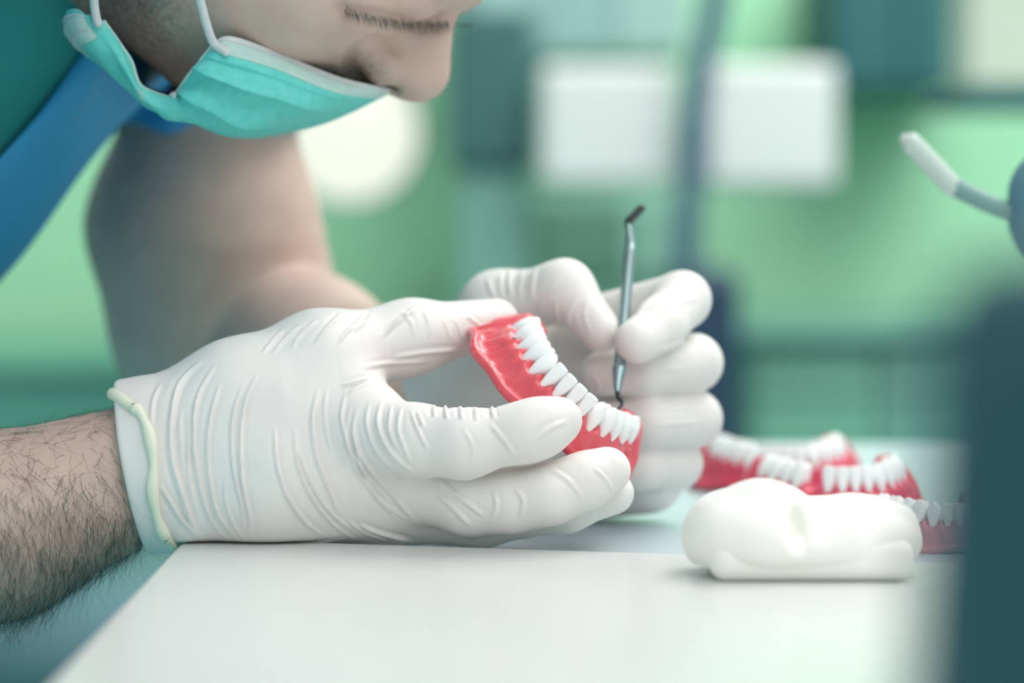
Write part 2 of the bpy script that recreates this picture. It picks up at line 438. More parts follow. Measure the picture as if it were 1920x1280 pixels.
chain(h2, (1130, 860, .128, 11.5), (1268, 868, .112, 10.6), k=.003)
chain(h2, (1268, 868, .112, 10.6), (1200, 875, .094, 9.6), (1150, 878, .094, 8.4), k=.003)
f2u = union(h2); w2 = P(768, 742, .16); w2n = P(930, 800, .13)-P(768, 742, .16); w2n = P(900, 790, .14)-P(740, 725, .17); w2n /= np.linalg.norm(w2n)
def f2(p): return smax(smax(f2u(p), (w2-p)@w2n, .003), T-.0057-p[:, 2], .003)
lo = P(700, 1030, .12); hi = P(1380, 480, .1)
V2, F2 = nets(f2, (lo[0]-.01, .04, lo[2]-.01), (hi[0]+.015, .20, hi[2]+.015), 0.0011)
def C5(*a): return [(840+x/3.368, 470+y/3.368) for x, y in a]
R1 += []
R2 = [
 (C5((400, 110), (385, 200), (400, 300)), 4, .0007), (C5((560, 100), (535, 200), (530, 320)), 4, .0007),
 (C5((480, 110), (455, 220), (455, 330)), 3.6, .0005), (C5((250, 170), (270, 250), (310, 300)), 4, .0006),
 (C5((330, 140), (330, 230), (350, 300)), 3.6, .0005),
 (C5((700, 200), (600, 300), (580, 420)), 4.5, .0006), (C5((820, 300), (760, 400), (760, 500)), 4.5, .0005),
 (C5((900, 300), (860, 400), (900, 520)), 4, .0004), (C5((680, 320), (690, 430), (740, 520)), 4, .0005),
 (C5((1420, 240), (1290, 300), (1190, 400)), 5, .0006), (C5((1600, 300), (1450, 330), (1330, 400)), 4.5, .0004),
 (C5((1140, 780), (1300, 760), (1500, 740)), 4.5, .0004), (C5((1300, 640), (1450, 590), (1600, 540)), 4.5, .0004),
 (C5((1250, 1000), (1400, 990), (1600, 1000)), 4.5, .0004), (C5((1300, 1100), (1450, 1090), (1600, 1080)), 4.5, .0004),
 (C5((900, 780), (950, 850), (930, 900)), 4, .0005),
]
V2 = wrinkle(V2, F2, R2)
glove2 = child('glove', V2, F2, M['glove'], person)
tag(glove2, 'left glove, behind the teeth model, pinching the probe')
# cuff rim of the far glove (an ellipse round the wrist)
ax = w2n; e1 = np.cross(ax, [0, 1, 0]); e1 /= np.linalg.norm(e1); e2 = np.cross(ax, e1)
cw = P(775, 760, .164)
a = np.linspace(0, 2*np.pi, 64, endpoint=False)
path = cw+np.cos(a)[:, None]*e1*.033+np.sin(a)[:, None]*e2*.027
V, F = ring_tube(path, .0022); child('cuff_rim', V, F, M['rim'], glove2)

# ---- body: head, neck, trunk and arms as one surface
Ym = .095
bp = []
def elp(u, v, Y, rx, ry, rz, k=.01, rot=0):
    R = None
    if rot:
        a = math.radians(rot); R = np.array([[math.cos(a), 0, -math.sin(a)], [0, 1, 0], [math.sin(a), 0, math.cos(a)]]).T
    return EL(P(u, v, Y), (rx/1000, ry/1000, rz/1000), R, k)
bp.append(elp(560, -122, Ym, 60, 65, 60))                    # cheeks and upper jaw
bp.append(elp(640, -420, Ym, 92, 76, 90, .03))               # skull
bp.append(elp(405, -45, Ym, 43, 57, 47, .02))                # lower jaw
bp.append(elp(450, 120, Ym, 22, 26, 24, .015))               # chin
bp.append(elp(850, -38, Ym, 15, 50, 13, .012))               # brow
bp.append(elp(640, 95, Ym, 24, 24, 16, .012))                # upper lip
for s in (-1, 1):
    bp.append(elp(575, 10, Ym+s*.040, 30, 22, 20, .02))      # cheek pads
    bp.append(elp(745, -5, Ym+s*.030, 18, 14, 9.5, .004, 8)) # upper lids
bp.append(RC(P(806, 40, Ym), P(789, 130, Ym), .0092, .0108, .006))
bp.append(RC(P(770, 30, Ym), P(762, 120, Ym), .013, .0135, .010))
bp.append(RC(P(786, 136, Ym), P(788, 137, Ym), .0105, .0103, .004))
for s in (-1, 1):
    bp.append(elp(704, 120, Ym+s*.0165, 11.5, 7.5, 8.4, .003, 22))   # wings of the nose
    bp.append(elp(756, 138, Ym+s*.008, 10, 6, 6.5, .005, 25))
# neck, trunk, shoulders
bp.append(RC(P(330, -210, .10), P(0, -330, .15), .045, .055, .03))
bp.append(RC(P(60, -250, .15), P(-760, 640, .16), .080, .092, .04))
bp.append(RC(P(60, -250, .19), P(-760, 640, .20), .080, .092, .04))
nC = []
bp.append(RC(P(-60, -300, .12), P(-520, -330, -.06), .06, .062, .04))      # right shoulder
bp.append(RC(P(-520, -330, -.06), P(-1150, 760, -.07), .056, .048, .03))  # right upper arm
bp.append(RC(P(-1150, 800, -.07), P(-340, 1055, -.005), .043, .042, .03))  # right forearm
bp.append(RC(P(-340, 1055, -.005), P(0, 982, .014), .042, .0345, .006))
bp.append(RC(P(0, 976, .014), P(262, 845, .022), .0340, .0188, .006))
bp.append(RC(P(0, 988, .014), P(272, 917, .022), .0345, .0196, .006))
bp.append(RC(P(60, -250, .2), P(380, 60, .29), .06, .050, .04))            # left shoulder
la = [(388, 90, .29, 41), (392, 240, .292, 40), (382, 420, .298, 55.5), (422, 600, .305, 55), (452, 740, .31, 50)]
for a_, b_ in zip(la[:-1], la[1:]): bp.append(RC(P(*a_[:3]), P(*b_[:3]), a_[3]/1000, b_[3]/1000, .012))
bp_fore = [RC(P(455, 765, .305), P(568, 688, .265), .047, .042, .004), RC(P(568, 688, .265), P(690, 728, .205), .042, .033, .01), RC(P(690, 728, .205), P(770, 757, .168), .033, .026, .01), RC(P(770, 757, .168), P(860, 770, .155), .024, .02, .01)]
bu = union(bp)
bu0 = bu
fore = union([RC(q.a, q.a+q.d, q.r1, q.r2, .02) for q in bp_fore])
lidpx = cr([(632, 14), (680, 30), (740, 42), (800, 45), (846, 46)], 14)
lidw = march(bu0, lidpx[:, 0], lidpx[:, 1]); lidr = np.interp(np.linspace(0, 1, 14), [0, .3, 1], [.0012, .0030, .0030])
alapx = cr([(748, 96), (722, 80), (692, 76), (668, 90), (656, 114), (664, 138), (684, 154)], 14)
alaw = march(bu0, alapx[:, 0], alapx[:, 1]); alar = np.interp(np.linspace(0, 1, 14), [0, .3, .7, 1], [.0006, .0026, .0030, .0022])
gro = [RC(a, b, r1, r2) for a, b, r1, r2 in zip(alaw[:-1], alaw[1:], alar[:-1], alar[1:])]
gro += [RC(a, b, r1, r2) for a, b, r1, r2 in zip(lidw[:-1], lidw[1:], lidr[:-1], lidr[1:])]
def fb(p):
    d = bu(p); d = smin(d, fore(p), .005)
    m = np.nonzero(np.abs(p-lidw[7]).max(1) < .09)[0]
    if len(m):
        g = gro[0](p[m])
        for q in gro[1:]: g = np.minimum(g, q(p[m]))
        d[m] = smax(d[m], -g, .003)
    nost = EL(P(742, 152, Ym-.008), (.0075, .0035, .004))(p); d = smax(d, -nost, .002)
    return d
Vb, Fb = nets(fb, (-.62, -.16, .62), (.10, .43, 1.20), 0.0022, slack=1.6)
body = child('body', Vb, Fb, M['skin'], person)
u, v = proj(Vb)
beard = np.clip((430-u)/150, 0, 1)*np.clip((Vb[:, 2]-(P(300, 230, .05)[2]))/.004, 0, 1)*np.clip((.16-Vb[:, 1])/.02, 0, 1)*np.clip((u-60)/60, 0, 1)
lip = np.exp(-(((u-660)/75)**2+((v-140)/38)**2))*(Vb[:, 1] < .14)
bt = np.clip(beard*.9+lip*1.0, 0, 1)
at = body.data.attributes.new('beard', 'FLOAT', 'POINT'); at.data.foreach_set('value', bt.astype(np.float32))

# hair of head (above the frame), brows, lashes
hp = elp(620, -440, Ym, 97, 80, 93)
def fh(p): return smax(smax(hp(p), (p-P(640, -440, Ym))@np.array([.5, 0, -.86]), .012), (np.array([0, 0, P(300, -300, Ym)[2]])-p)@np.array([-.0, 0, 1.0]), .02)
Vh, Fh = nets(fh, (-.26, -.02, .92), (.12, .21, 1.24), .003)
child('hair', Vh, Fh, M['headhair'], person)
def strands(items, r0=.00009):
    Vs = []; Fs = []; off = 0
    for path in items:
        k = len(path); r = np.linspace(r0, r0*.25, k)
        tan = np.gradient(path, axis=0); tan /= np.linalg.norm(tan, axis=1, keepdims=True)+1e-12
        x = np.cross(tan, [.3, .5, .8]); x /= np.linalg.norm(x, axis=1, keepdims=True)+1e-12; y = np.cross(tan, x)
        a = np.array([0, 2.094, 4.189])
        V = (path[:, None]+r[:, None, None]*(np.cos(a)[None, :, None]*x[:, None]+np.sin(a)[None, :, None]*y[:, None])).reshape(-1, 3)
        Vs.append(V); Fs.append(grid_faces(k, 3, closed_v=True, off=off)); off += len(V)
    return np.concatenate(Vs), np.concatenate(Fs)
def ribbon(root, d1, d2, L, k=6):
    t = np.linspace(0, 1, k)[:, None]; dirs = d1*(1-t)+d2*t
    return root+np.cumsum(np.vstack([np.zeros((1, 3)), dirs[1:]*L/(k-1)]), 0)
# forearm hair; teal and denser low down, also standing in for the underside's shade
nb_ = vnormals(Vb, Fb)
sel = np.nonzero((u > -60) & (u < 236+np.clip(v-880, 0, 200)*.3) & (v > 700) & (v < 1190) & (nb_[:, 1] < .55) & (Vb[:, 1] < .08))[0]
its = []
for i in rng.choice(sel, 2500, p=(lambda q: q/q.sum())(1+1.6*np.clip((v[sel]-860)/120, 0, 1))):
    n = nb_[i]; w = np.clip((v[i]-800)/250, 0, 1)
    d = np.array([rng.normal(.1, .6)*(1-.6*w), 0, -.55-.6*w+rng.normal(0, .35*(1-w)+.1)]); d -= n*np.dot(d, n); d /= np.linalg.norm(d)+1e-9
    b = np.array([rng.normal(0, .8)*(1-.5*w), rng.normal(0, .3), rng.normal(-.3, .5)])
    its.append(ribbon(Vb[i]+rng.normal(0, .0006, 3), d+n*rng.uniform(.1, .5), d*.7+b*1.1-n*.15, rng.uniform(.007, .018)))
V, F = strands(its, .000062)
o = child('arm_hair', V, F, M['hair'], person); tag(o, 'dark hair on the forearm', kind='stuff')
# lashes and brow
its = []
lq = cr(lidw, 90)
for i in range(8, 84):
    for q in range(4):
        its.append(ribbon(lq[i]+rng.normal(0, .0007, 3)-np.array([0, .0012, -.0006]), np.array([.1+.3*rng.random(), -.75, -.35]), np.array([.2*rng.random(), -.25, -.8]), .005+.0025*rng.random()))
for i in range(40):
    t = i/39; r0 = P(850+t*6, 45, .10+.03*t)
    its.append(ribbon(r0, np.array([.9, .3, -.1-.3*rng.random()]), np.array([.9, .3, .2]), .006+.003*rng.random()))
V, F = strands(its, .00010); o = child('eyelashes', V, F, M['hair'], person); tag(o, kind='stuff')

# ---- scrub top and undershirt
sp = [RC(P(120, -297, .15), P(-760, 640, .165), .098, .108, .02), RC(P(120, -297, .20), P(-760, 640, .21), .098, .108, .02)]
sl = [RC(P(330, -40, .27), P(380, 90, .290), .060, .057, .03), RC(P(380, 90, .290), P(388, 236, .292), .057, .0535, .01)]
nn = np.array([.73, 0, -.68]); nline = P(60, 178, .07)
trunk = union([RC(q.a, q.a+q.d, q.r1, q.r2, .03) for q in sp]); slv = union([RC(q.a, q.a+q.d, q.r1, q.r2, .01) for q in sl])
ti = RC(P(120, -297, .15), P(-760, 640, .165), .092, .102); ti2 = RC(P(120, -297, .20), P(-760, 640, .21), .092, .102)
hem = P(396, 243, .292)
rs = union([RC(P(-60, -300, .12), P(-520, -330, -.06), .064, .074, .03), RC(P(-520, -330, -.06), P(-800, 154, -.065), .074, .068, .03)])
rsn = P(-800, 154, -.065)-P(-520, -330, -.06); rsn /= np.linalg.norm(rsn); rse = P(-760, 85, -.065)
def fs(p):
    cutp = (nline-p)@nn - np.clip((p[:, 1]-.15)*2, 0, .5)
    return smin(smax(trunk(p), cutp, .007), np.minimum(smax(slv(p), hem[2]-p[:, 2], .002), smax(rs(p), (p-rse)@rsn, .003)), .01)
Vs_, Fs_ = nets(fs, (-.62, -.16, .60), (.0, .40, 1.20), .0026, slack=2.0); Vs_ = relax(Vs_, Fs_, 3)
# cloth folds
nS = vnormals(Vs_, Fs_); us, vs = proj(Vs_)
fold = .0022*np.sin((us*.68-vs*.73)*.012+(us*.73+vs*.68)*.035)+.0012*np.sin((us*.73+vs*.68)*.06+us*.01)
Vs_ = Vs_+nS*fold[:, None]
child('scrub_top', Vs_, Fs_, M['scrub'], person)
def ft(p): return smin(ti(p), ti2(p), .02)
Vt, Ft = nets(ft, (-.62, -.02, .60), (.02, .36, 1.20), .005)
child('undershirt', Vt, Ft, M['shirt'], person)

# ---- face mask
rows = [
 [(402, 80, .036), (436, 70, .036), (525, 101, .045), (640, 147, .060), (738, 166, Ym)],
 [(393, 92, .034), (425, 92, .031), (518, 122, .039), (632, 166, .054), (722, 178, Ym)],
 [(380, 108, .034), (410, 116, .030), (508, 146, .036), (618, 184, .052), (700, 190, Ym)],
 [(364, 128, .036), (398, 138, .031), (490, 176, .036), (588, 206, .052), (655, 212, Ym)],
 [(348, 152, .040), (384, 162, .033), (468, 202, .038), (548, 226, .054), (605, 232, Ym)],
 [(330, 174, .046), (366, 186, .036), (438, 226, .042), (502, 243, .058), (545, 247, Ym)],
 [(318, 182, .048), (344, 204, .040), (400, 243, .048), (430, 255, .062), (455, 257, Ym)],
 [(262, 162, .042), (280, 192, .040), (322, 214, .050), (352, 217, .066), (372, 222, Ym)],
 [(246, 112, .040), (240, 140, .036), (238, 162, .046), (250, 172, .066), (280, 180, Ym)],
 [(224, 78, .038), (208, 95, .034), (184, 114, .042), (196, 128, .066), (225, 138, Ym)],
 [(197, 46, .036), (168, 40, .031), (128, 58, .038), (145, 84, .066), (175, 95, Ym)],
 [(194, 41, .036), (166, 29, .030), (132, 18, .035), (126, 50, .060), (160, 60, Ym)],
]
G = np.array([[P(*c) for c in r] for r in rows])
mir = np.array([[P(c[0]-(14 if j < 3 else 8), c[1]-12, 2*Ym-c[2]) for j, c in reversed(list(enumerate(r[:4])))] for r in rows])
G = np.concatenate([G, mir], 1)
nr, nc = 180, 130
Gi = np.stack([cr(G[:, j], nr) for j in range(G.shape[1])], 1)
Gf = np.stack([cr(Gi[i], nc) for i in range(nr)], 0)
Vm = Gf.reshape(-1, 3); Fm = grid_faces(nr, nc)
# pleats: folded steps across the front, plus creases
tt = (np.repeat(np.arange(nr), nc)/(nr-1)*11); ss = np.tile(np.arange(nc), nr)/(nc-1)*8
Nm = vnormals(Vm, Fm)
if Nm[(nr//4)*nc+nc//6][1] > 0: Nm = -Nm; Fm = Fm[:, ::-1]
win = np.clip(np.minimum(ss, 8-ss)/.9, 0, 1)
def saw(x): return np.where(x < 0, np.exp(-(x/.55)**2), np.exp(-(x/.07)**2))
wv = .10*np.sin(ss*1.9)
disp = win*np.clip((3.3-ss)/1.4, 0, 1)*(.0052*saw(tt-3.0-wv)+.0046*saw(tt-4.9-wv)+.0010*saw(tt-1.9)) + .0006*np.sin(ss*5+tt*2)*np.clip(tt-2, 0, 1)*np.clip((3.5-ss)/1.2, 0, 1)
disp += .0022*np.exp(-((tt-5.6-(ss-.2)*.9)/.35)**2)*(ss < 2.4)
Vm = Vm+Nm*disp[:, None]
tf = tt.reshape(nr, nc)
th = .0005
def shell(Vm, Nm, rsel, csel, t0, t1):
    R = np.arange(*rsel); Cc = np.arange(*csel)
    idx = (R[:, None]*nc+Cc[None]).ravel()
    A = Vm[idx]+Nm[idx]*t1; B = Vm[idx]+Nm[idx]*t0; n0, m0 = len(R), len(Cc)
    f = grid_faces(n0, m0); f2 = f[:, ::-1]+n0*m0
    per = [i*m0 for i in range(n0-1)] ; 
    loop = [(0, j) for j in range(m0)]+[(i, m0-1) for i in range(1, n0)]+[(n0-1, j) for j in range(m0-2, -1, -1)]+[(i, 0) for i in range(n0-2, 0, -1)]
    ids = np.array([i*m0+j for i, j in loop]); nx = np.roll(ids, -1)
    side = np.stack([ids, ids+n0*m0, nx+n0*m0, nx], 1)
    V = np.vstack([A, B]); F = np.vstack([f, f2, side]); return V, F
N2 = vnormals(Vm, Fm)
V, F = shell(Vm, N2, (0, nr), (0, nc), -.0004, .0002)
mask = child('face_mask', V, F, M['mask'], person); tag(mask, 'turquoise pleated face mask pulled below the nose')
V, F = shell(Vm, N2, (0, 9), (1, nc-1), -.0008, .0005); child('nose_band', V, F, M['maskw'], mask)
V, F = shell(Vm, N2, (8, 24), (6, nc-6), .0001, .0004); child('upper_border', V, F, M['maskp'], mask)
V, F = shell(Vm, N2, (0, nr), (0, nc), -.0009, -.0005); child('inner_lining', V, F, M['maskw'], mask)
i0 = int(nr*9.45/11); V, F = shell(Vm, N2, (i0, nr-5), (int(nc*.14), int(nc*.40)), .0001, .0006); child('stitched_hem', V, F, M['maskp'], mask)
for tz in (9.75, 10.15, 10.55):
    ii = int(nr*tz/11); js = np.linspace(int(nc*.15), int(nc*.36), 26).astype(int)
    pth = np.array([Vm[(ii+(1 if q % 2 else -1))*nc+j]+N2[ii*nc+j]*.0006 for q, j in enumerate(js)])
    V, F = tube(pth, .00028, 6); child('stitching', V, F, M['maskw'], mask)
# side edge binding
ed = np.array([Vm[i*nc] for i in range(0, nr, 2)]); V, F = tube(ed, .0007, 8); child('side_binding', V, F, M['maskp'], mask)
for pth in ([(178, -140, .02), (175, -60, .022), (176, 0, .027), (180, 30, .029), (184, 44, .030)], [(345, -140, .012), (362, -50, .018), (375, 0, .022), (390, 55, .027), (402, 82, .030), (424, 98, .0285)]):
    V, F = tube(cr([P(*p) for p in pth], 40), .00175, 10); child('ear_loop', V, F, M['maskw'], mask)

# =================================================================== TEETH MODELS
def tooth_mesh(kind, w, d, h):
    n, m = 28, 16; ang = np.linspace(0, 2*np.pi, n, endpoint=False); rings = []
    for i in range(m):
        s = i/(m-1)
        if kind == 'incisor':
            wx = w*(.42+.58*min(1, (s+.02)/.72)**.52)*(1-.10*max(0, (s-.9)/.1)); dy = d*(.62+.38*math.sin(min(1, s*1.6+.2)*math.pi/2) - .62*s**1.3); e = 2.8; oy = .6*s**2
        elif kind == 'canine':
            wx = w*(.44+.56*min(1, (s+.02)/.6)**.7)*(1-.35*max(0, (s-.72)/.28)**1.3); dy = d*(.7+.3*math.sin(min(1, s*1.6)*math.pi/2)-.50*s**1.6); e = 2.4; oy = .4*s
        else:
            wx = w*(.66+.34*min(1, (s+.02)/.5)**.6)*(1-.14*max(0, (s-.8)/.2)); dy = d*(.62+.38*min(1, (s+.05)/.5)**.6)*(1-.22*max(0, (s-.7)/.3)); e = 3.0; oy = 0
        c, sn = np.cos(ang), np.sin(ang)
        q = (np.abs(c)**e+np.abs(sn)**e)**(-1/e)
        x = wx/2*c*q; y = dy/2*sn*q+oy
        z = np.full(n, -h-2.5+(h+2.0)*s)
        # the neck bows: lower in the middle of the face than at the sides
        z = z+(1-s)**2*2.2*(np.abs(c*q)**2)
        if kind == 'canine': z = z-1.5*np.clip(np.abs(x)/(w/2), 0, 1)*s**3
        rings.append(np.stack([x, y, z], 1))
    top = rings[-1]; cen = top.mean(0)
    for f in (.86, .66, .42, .2):
        r = cen+(top-cen)*f
        r[:, 2] = top[:, 2]
        if kind in ('molar', 'premolar'):
            xx, yy = r[:, 0]/(w/2), r[:, 1]/(d/2)
            nx = 2.0 if kind == 'molar' else 1.0
            cus = .55*np.cos(xx*math.pi*nx/1.15+(math.pi if kind == 'molar' else 0))*(.8) - .9*np.exp(-(yy/.35)**2)+.5
            r[:, 2] += .45+cus*(1-abs(f-.6))
        else:
            r[:, 2] += .42*(1-f)**.5+ (0.9*(1-f) if kind == 'canine' else 0)
        rings.append(r)
    V = np.concatenate(rings); k = len(rings)
    last = rings[-1].mean(0); bot = rings[0].mean(0)-np.array([0, 0, .5])
    F = grid_faces(k, n, closed_v=True); V = np.vstack([V, bot, last])
    j = np.arange(n); j2 = (j+1) % n
    F = np.vstack([F, np.stack([j2, j, np.full(n, k*n), np.full(n, k*n)], 1), np.stack([(k-1)*n+j, (k-1)*n+j2, np.full(n, k*n+1), np.full(n, k*n+1)], 1)])
    F = orient_out(V, F)
    return V/1000, [tuple(dict.fromkeys(f)) for f in F.tolist()]
# (kind, mesio-distal width, labio-lingual depth, crown height) from the midline out
TEETH = [('incisor', 5.4, 5.8, 10.0), ('incisor', 5.7, 6.0, 10.2), ('canine', 7.2, 7.4, 10.8), ('premolar', 6.8, 7.8, 9.4), ('premolar', 7.0, 8.4, 9.0), ('molar', 10.2, 10.2, 8.8), ('molar', 9.6, 10.0, 8.6)]
INCL = [4, 5, 10, 15, 19, 23, 25]   # how far the crowns lean inwards
TMESH = {}
def tmesh(i):
    if i not in TMESH:
        V, F = tooth_mesh(*TEETH[i]); me = bpy.data.meshes.new('tooth'); me.from_pydata([tuple(x) for x in V], [], F)
        me.polygons.foreach_set('use_smooth', np.ones(len(me.polygons), bool)); me.materials.append(M['tooth']); TMESH[i] = me
    return TMESH[i]
_ctl = np.array([(-27.5, -11), (-26.6, -3), (-25, 6), (-22.5, 16), (-18.8, 26), (-13.5, 34), (-7, 38.8), (0, 40.2), (7, 38.8), (13.5, 34), (18.8, 26), (22.5, 16), (25, 6), (26.6, -3), (27.5, -11)])
ARC = cr(_ctl, 1200); _len = np.concatenate([[0], np.cumsum(np.linalg.norm(np.diff(ARC, axis=0), axis=1))]); LT = _len[-1]
def arc(s):
    """s in mm from the midline -> point, tangent, outward normal"""
    q = np.clip(s+LT/2, 0, LT); p = np.array([np.interp(q, _len, ARC[:, 0]), np.interp(q, _len, ARC[:, 1])])
    q2 = np.clip(q+.4, 0, LT); q1 = np.clip(q-.4, 0, LT)
    t = np.array([np.interp(q2, _len, ARC[:, i])-np.interp(q1, _len, ARC[:, i]) for i in (0, 1)]); t /= np.linalg.norm(t)
    return p, t, np.array([-t[1], t[0]])
def centers():
    out = []; s = 0
    for i, (k, w, d, h) in enumerate(TEETH):
        out.append(s+w/2*.97); s += w*.97
    return out, s
CEN, SEND = centers()
def gum_mesh(flare_s=10.5, flare_f=4, zb=-22.5, seed=0):
    r = np.random.default_rng(seed); ph = r.uniform(0, 6, 8)
    st = np.concatenate([np.linspace(-LT/2, LT/2, 240)]); rings = []; nP = 56
    edges = [0]+[CEN[i]+TEETH[i][1]*.485 for i in range(7)]
    for s in st:
        p, t, n = arc(s); a = abs(s)
        i = min(6, int(np.searchsorted(edges, a, side='right'))-1); i = max(0, i)
        h = np.interp(a, CEN, [x[3] for x in TEETH]); d = np.interp(a, CEN, [x[2] for x in TEETH])
        # papillae rise between the teeth
        c = CEN[i]; w = TEETH[i][1]; e = min(1, abs(a-c)/(w*.5)); pap = (e**3.0)*2.8
        zm = -h+pap
        side = np.clip((a-6)/26, 0, 1)
        back = np.clip((a-SEND+1.0)/5, 0, 1); back = back*back*(3-2*back)
        zm = zm*(1-back)-.2*back
        fl = flare_f+(flare_s-flare_f)*side
        fl *= 1-.35*np.clip((a-SEND)/6, 0, 1); fl -= 10*math.tan(math.radians(np.interp(a, CEN, INCL)))*.75
        z0 = zb+1.5*math.cos(s*.13+ph[0])*.8+ .8*math.sin(s*.31+ph[1])
        bk2 = np.clip((a-SEND+12)/12, 0, 1); emin = .55*math.cos(math.pi*min(1, abs(a-c)/(w*.5)))*(1-back)
        hd = d/2; inc = math.tan(math.radians(np.interp(a, CEN, INCL)))
        prof = [(hd-.55, zm), (hd+.35, zm-1.0), (hd+.9+emin*.6, zm-3.2), (hd+.9+emin+fl*(.12+.28*bk2), zm*.55+z0*.45), (hd+.4+fl*(.5+.24*bk2)+emin*.5, zm*.28+z0*.72), (hd+.2+fl*.92, z0+3.4), (hd+fl, z0+1.2), (hd-1.6+fl, z0), (hd-3.4+fl*.9, z0+1.6),
                (0, z0+9), (-hd-2.2, z0+2.0), (-hd-3.8, z0+.6), (-hd-4.2, z0+2.6), (-hd-2.4, zm*.5+z0*.5), (-hd-.6, zm-1.5), (-hd+.6, zm), (0, zm+.9)]
        pr = cr(np.array(prof), nP, closed=True)
        pr[:, 0] += np.clip(-pr[:, 1], 0, 11)*inc*np.clip((pr[:, 0]+hd+1)/hd, 0, 1)
        x = (LT/2-a)
        if x < 4.5:
            sc = math.sqrt(max(0.0, 1-(1-x/4.5)**2)); cc = np.array([hd*.2+fl*.35, zm*.45+z0*.55]); pr = cc+(pr-cc)*max(sc, .02)
        lump = .25*math.sin(s*.8+ph[2])+.2*math.sin(s*1.7+ph[3])
        pts = np.stack([p[0]+n[0]*pr[:, 0], p[1]+n[1]*pr[:, 0], pr[:, 1]], 1)
        wz = np.exp(-((pr[:, 1]-(z0+6))/4)**2)*(pr[:, 0] > 0)
        pts[:, :2] += n[None]*(lump*wz)[:, None]
        rings.append(pts)
    V = np.concatenate(rings); F = grid_faces(len(st), nP, closed_v=True)
    m = len(st); V = np.vstack([V, rings[0].mean(0), rings[-1].mean(0)])
    j = np.arange(nP); j2 = (j+1) % nP; A = np.full(nP, m*nP); B = A+1
    F = np.vstack([F, np.stack([j2, j, A, A], 1), np.stack([(m-1)*nP+j, (m-1)*nP+j2, B, B], 1)])
    F = orient_out(V, F)
    return V/1000, [tuple(dict.fromkeys(f)) for f in F.tolist()]
def teeth_model(name, mtx, label, gum_mat, missing=(), scale=1.0, group=None, **kw):
    e = empty(name, (0, 0, 0), label, 'teeth model', group); e.matrix_world = mtx
    V, F = gum_mesh(**kw); mesh_obj('gum', V*scale, F, gum_mat, e)
    for side in (-1, 1):
        for i in range(7):
            if (side, i) in missing: continue
            s = side*CEN[i]; p, t, n = arc(s)
            o = bpy.data.objects.new('tooth', tmesh(i)); link(o, e)
            tilt = -math.radians(INCL[i])
            Rm = Matrix(((t[0], n[0], 0), (t[1], n[1], 0), (0, 0, 1))).to_4x4()
            o.matrix_local = Matrix.Translation((p[0]*scale/1000, p[1]*scale/1000, .0008*scale)) @ Rm @ Matrix.Rotation(random.uniform(-.05, .05), 4, 'Z') @ Matrix.Rotation(-tilt+random.uniform(-.03, .03), 4, 'X') @ Matrix.Diagonal((scale, scale, scale, 1))
    return e
def frame(C, X, K):
    K = Vector(K).normalized(); X = Vector(X); X = (X-K*X.dot(K)).normalized(); A = K.cross(X)
    m = Matrix((X, A, K)).transposed().to_4x4(); m.translation = Vector(C); return m
tl = math.radians(6)
K = (math.cos(tl)*.70, -math.sin(tl), math.cos(tl)*.715)
teeth_model('teeth_model', frame(P(1098, 694, .052), (-.72, 0.04, .70), K), 'red gum and white teeth model held up in the gloved hands', M['gum'], flare_s=12.2, flare_f=4.2, seed=3)
zc = T-.006
def standing(u, Y, yaw, h=.0235): 
    q = P(u, 900, Y); a = math.radians(yaw)
    return frame((q[0], q[1], zc+h), (math.cos(a), math.sin(a), 0), (0, 0, 1))
teeth_model('teeth_model', standing(1556, .155, 184), 'pink gum teeth model with a missing tooth, behind the plaster cast', M['gumpink'], missing=((1, 2),), seed=5)
teeth_model('teeth_model', standing(1455, .25, 178), 'blurred red teeth model farthest back on the counter', M['gumpink'], seed=6)
teeth_model('teeth_model', standing(1742, .06, 196, .0185), 'pale pink teeth model right of the plaster cast, beside the dark container', M['gumpale'], scale=.8, seed=8)

# =================================================================== PROBE
pr = empty('dental_probe', P(1175, 600, .075), 'slim steel dental probe held upright between gloved thumb and finger', 'dental tool'); WL[pr.name] = P(1175, 600, .075)
def px(lst): return np.array([P(*q) for q in lst])
V, F = tube(cr(px([(1162, 690, .0577), (1166, 640, .066), (1172, 570, .076), (1178, 500, .086), (1182, 462, .092)]), 30), np.interp(np.linspace(0, 1, 30), [0, .06, .9, 1], [.0023, .0025, .0024, .0021]), 16)
child('handle', V, F, M['steel'], pr)
V, F = tube(cr(px([(1162, 692, .0575), (1160, 705, .0555), (1158, 725, .0525), (1158, 738, .0502)]), 16), [.0030]+list(np.linspace(.0029, .0009, 15)), 14); child('ferrule', V, F, M['steel'], pr)
V, F = tube(cr(px([(1158, 736, .0505), (1160, 746, .049), (1166, 753, .0475), (1165, 760, .0455), (1157, 769, .0435)]), 24), np.linspace(.0011, .0005, 24), 12); child('hooked_tip', V, F, M['steeld'], pr)
V, F = tube(cr(px([(1182, 462, .092), (1181, 445, .094), (1180, 432, .095), (1178, 422, .096)]), 14), np.linspace(.0021, .0008, 14), 12); child('neck', V, F, M['steel'], pr)
V, F = tube(cr(px([(1177, 424, .096), (1182, 412, .098), (1192, 401, .100), (1202, 390, .102)]), 14), np.interp(np.linspace(0, 1, 14), [0, .3, 1], [.0010, .0022, .0021]), 12, flat=.5); child('spoon_blade', V, F, M['steeld'], pr)

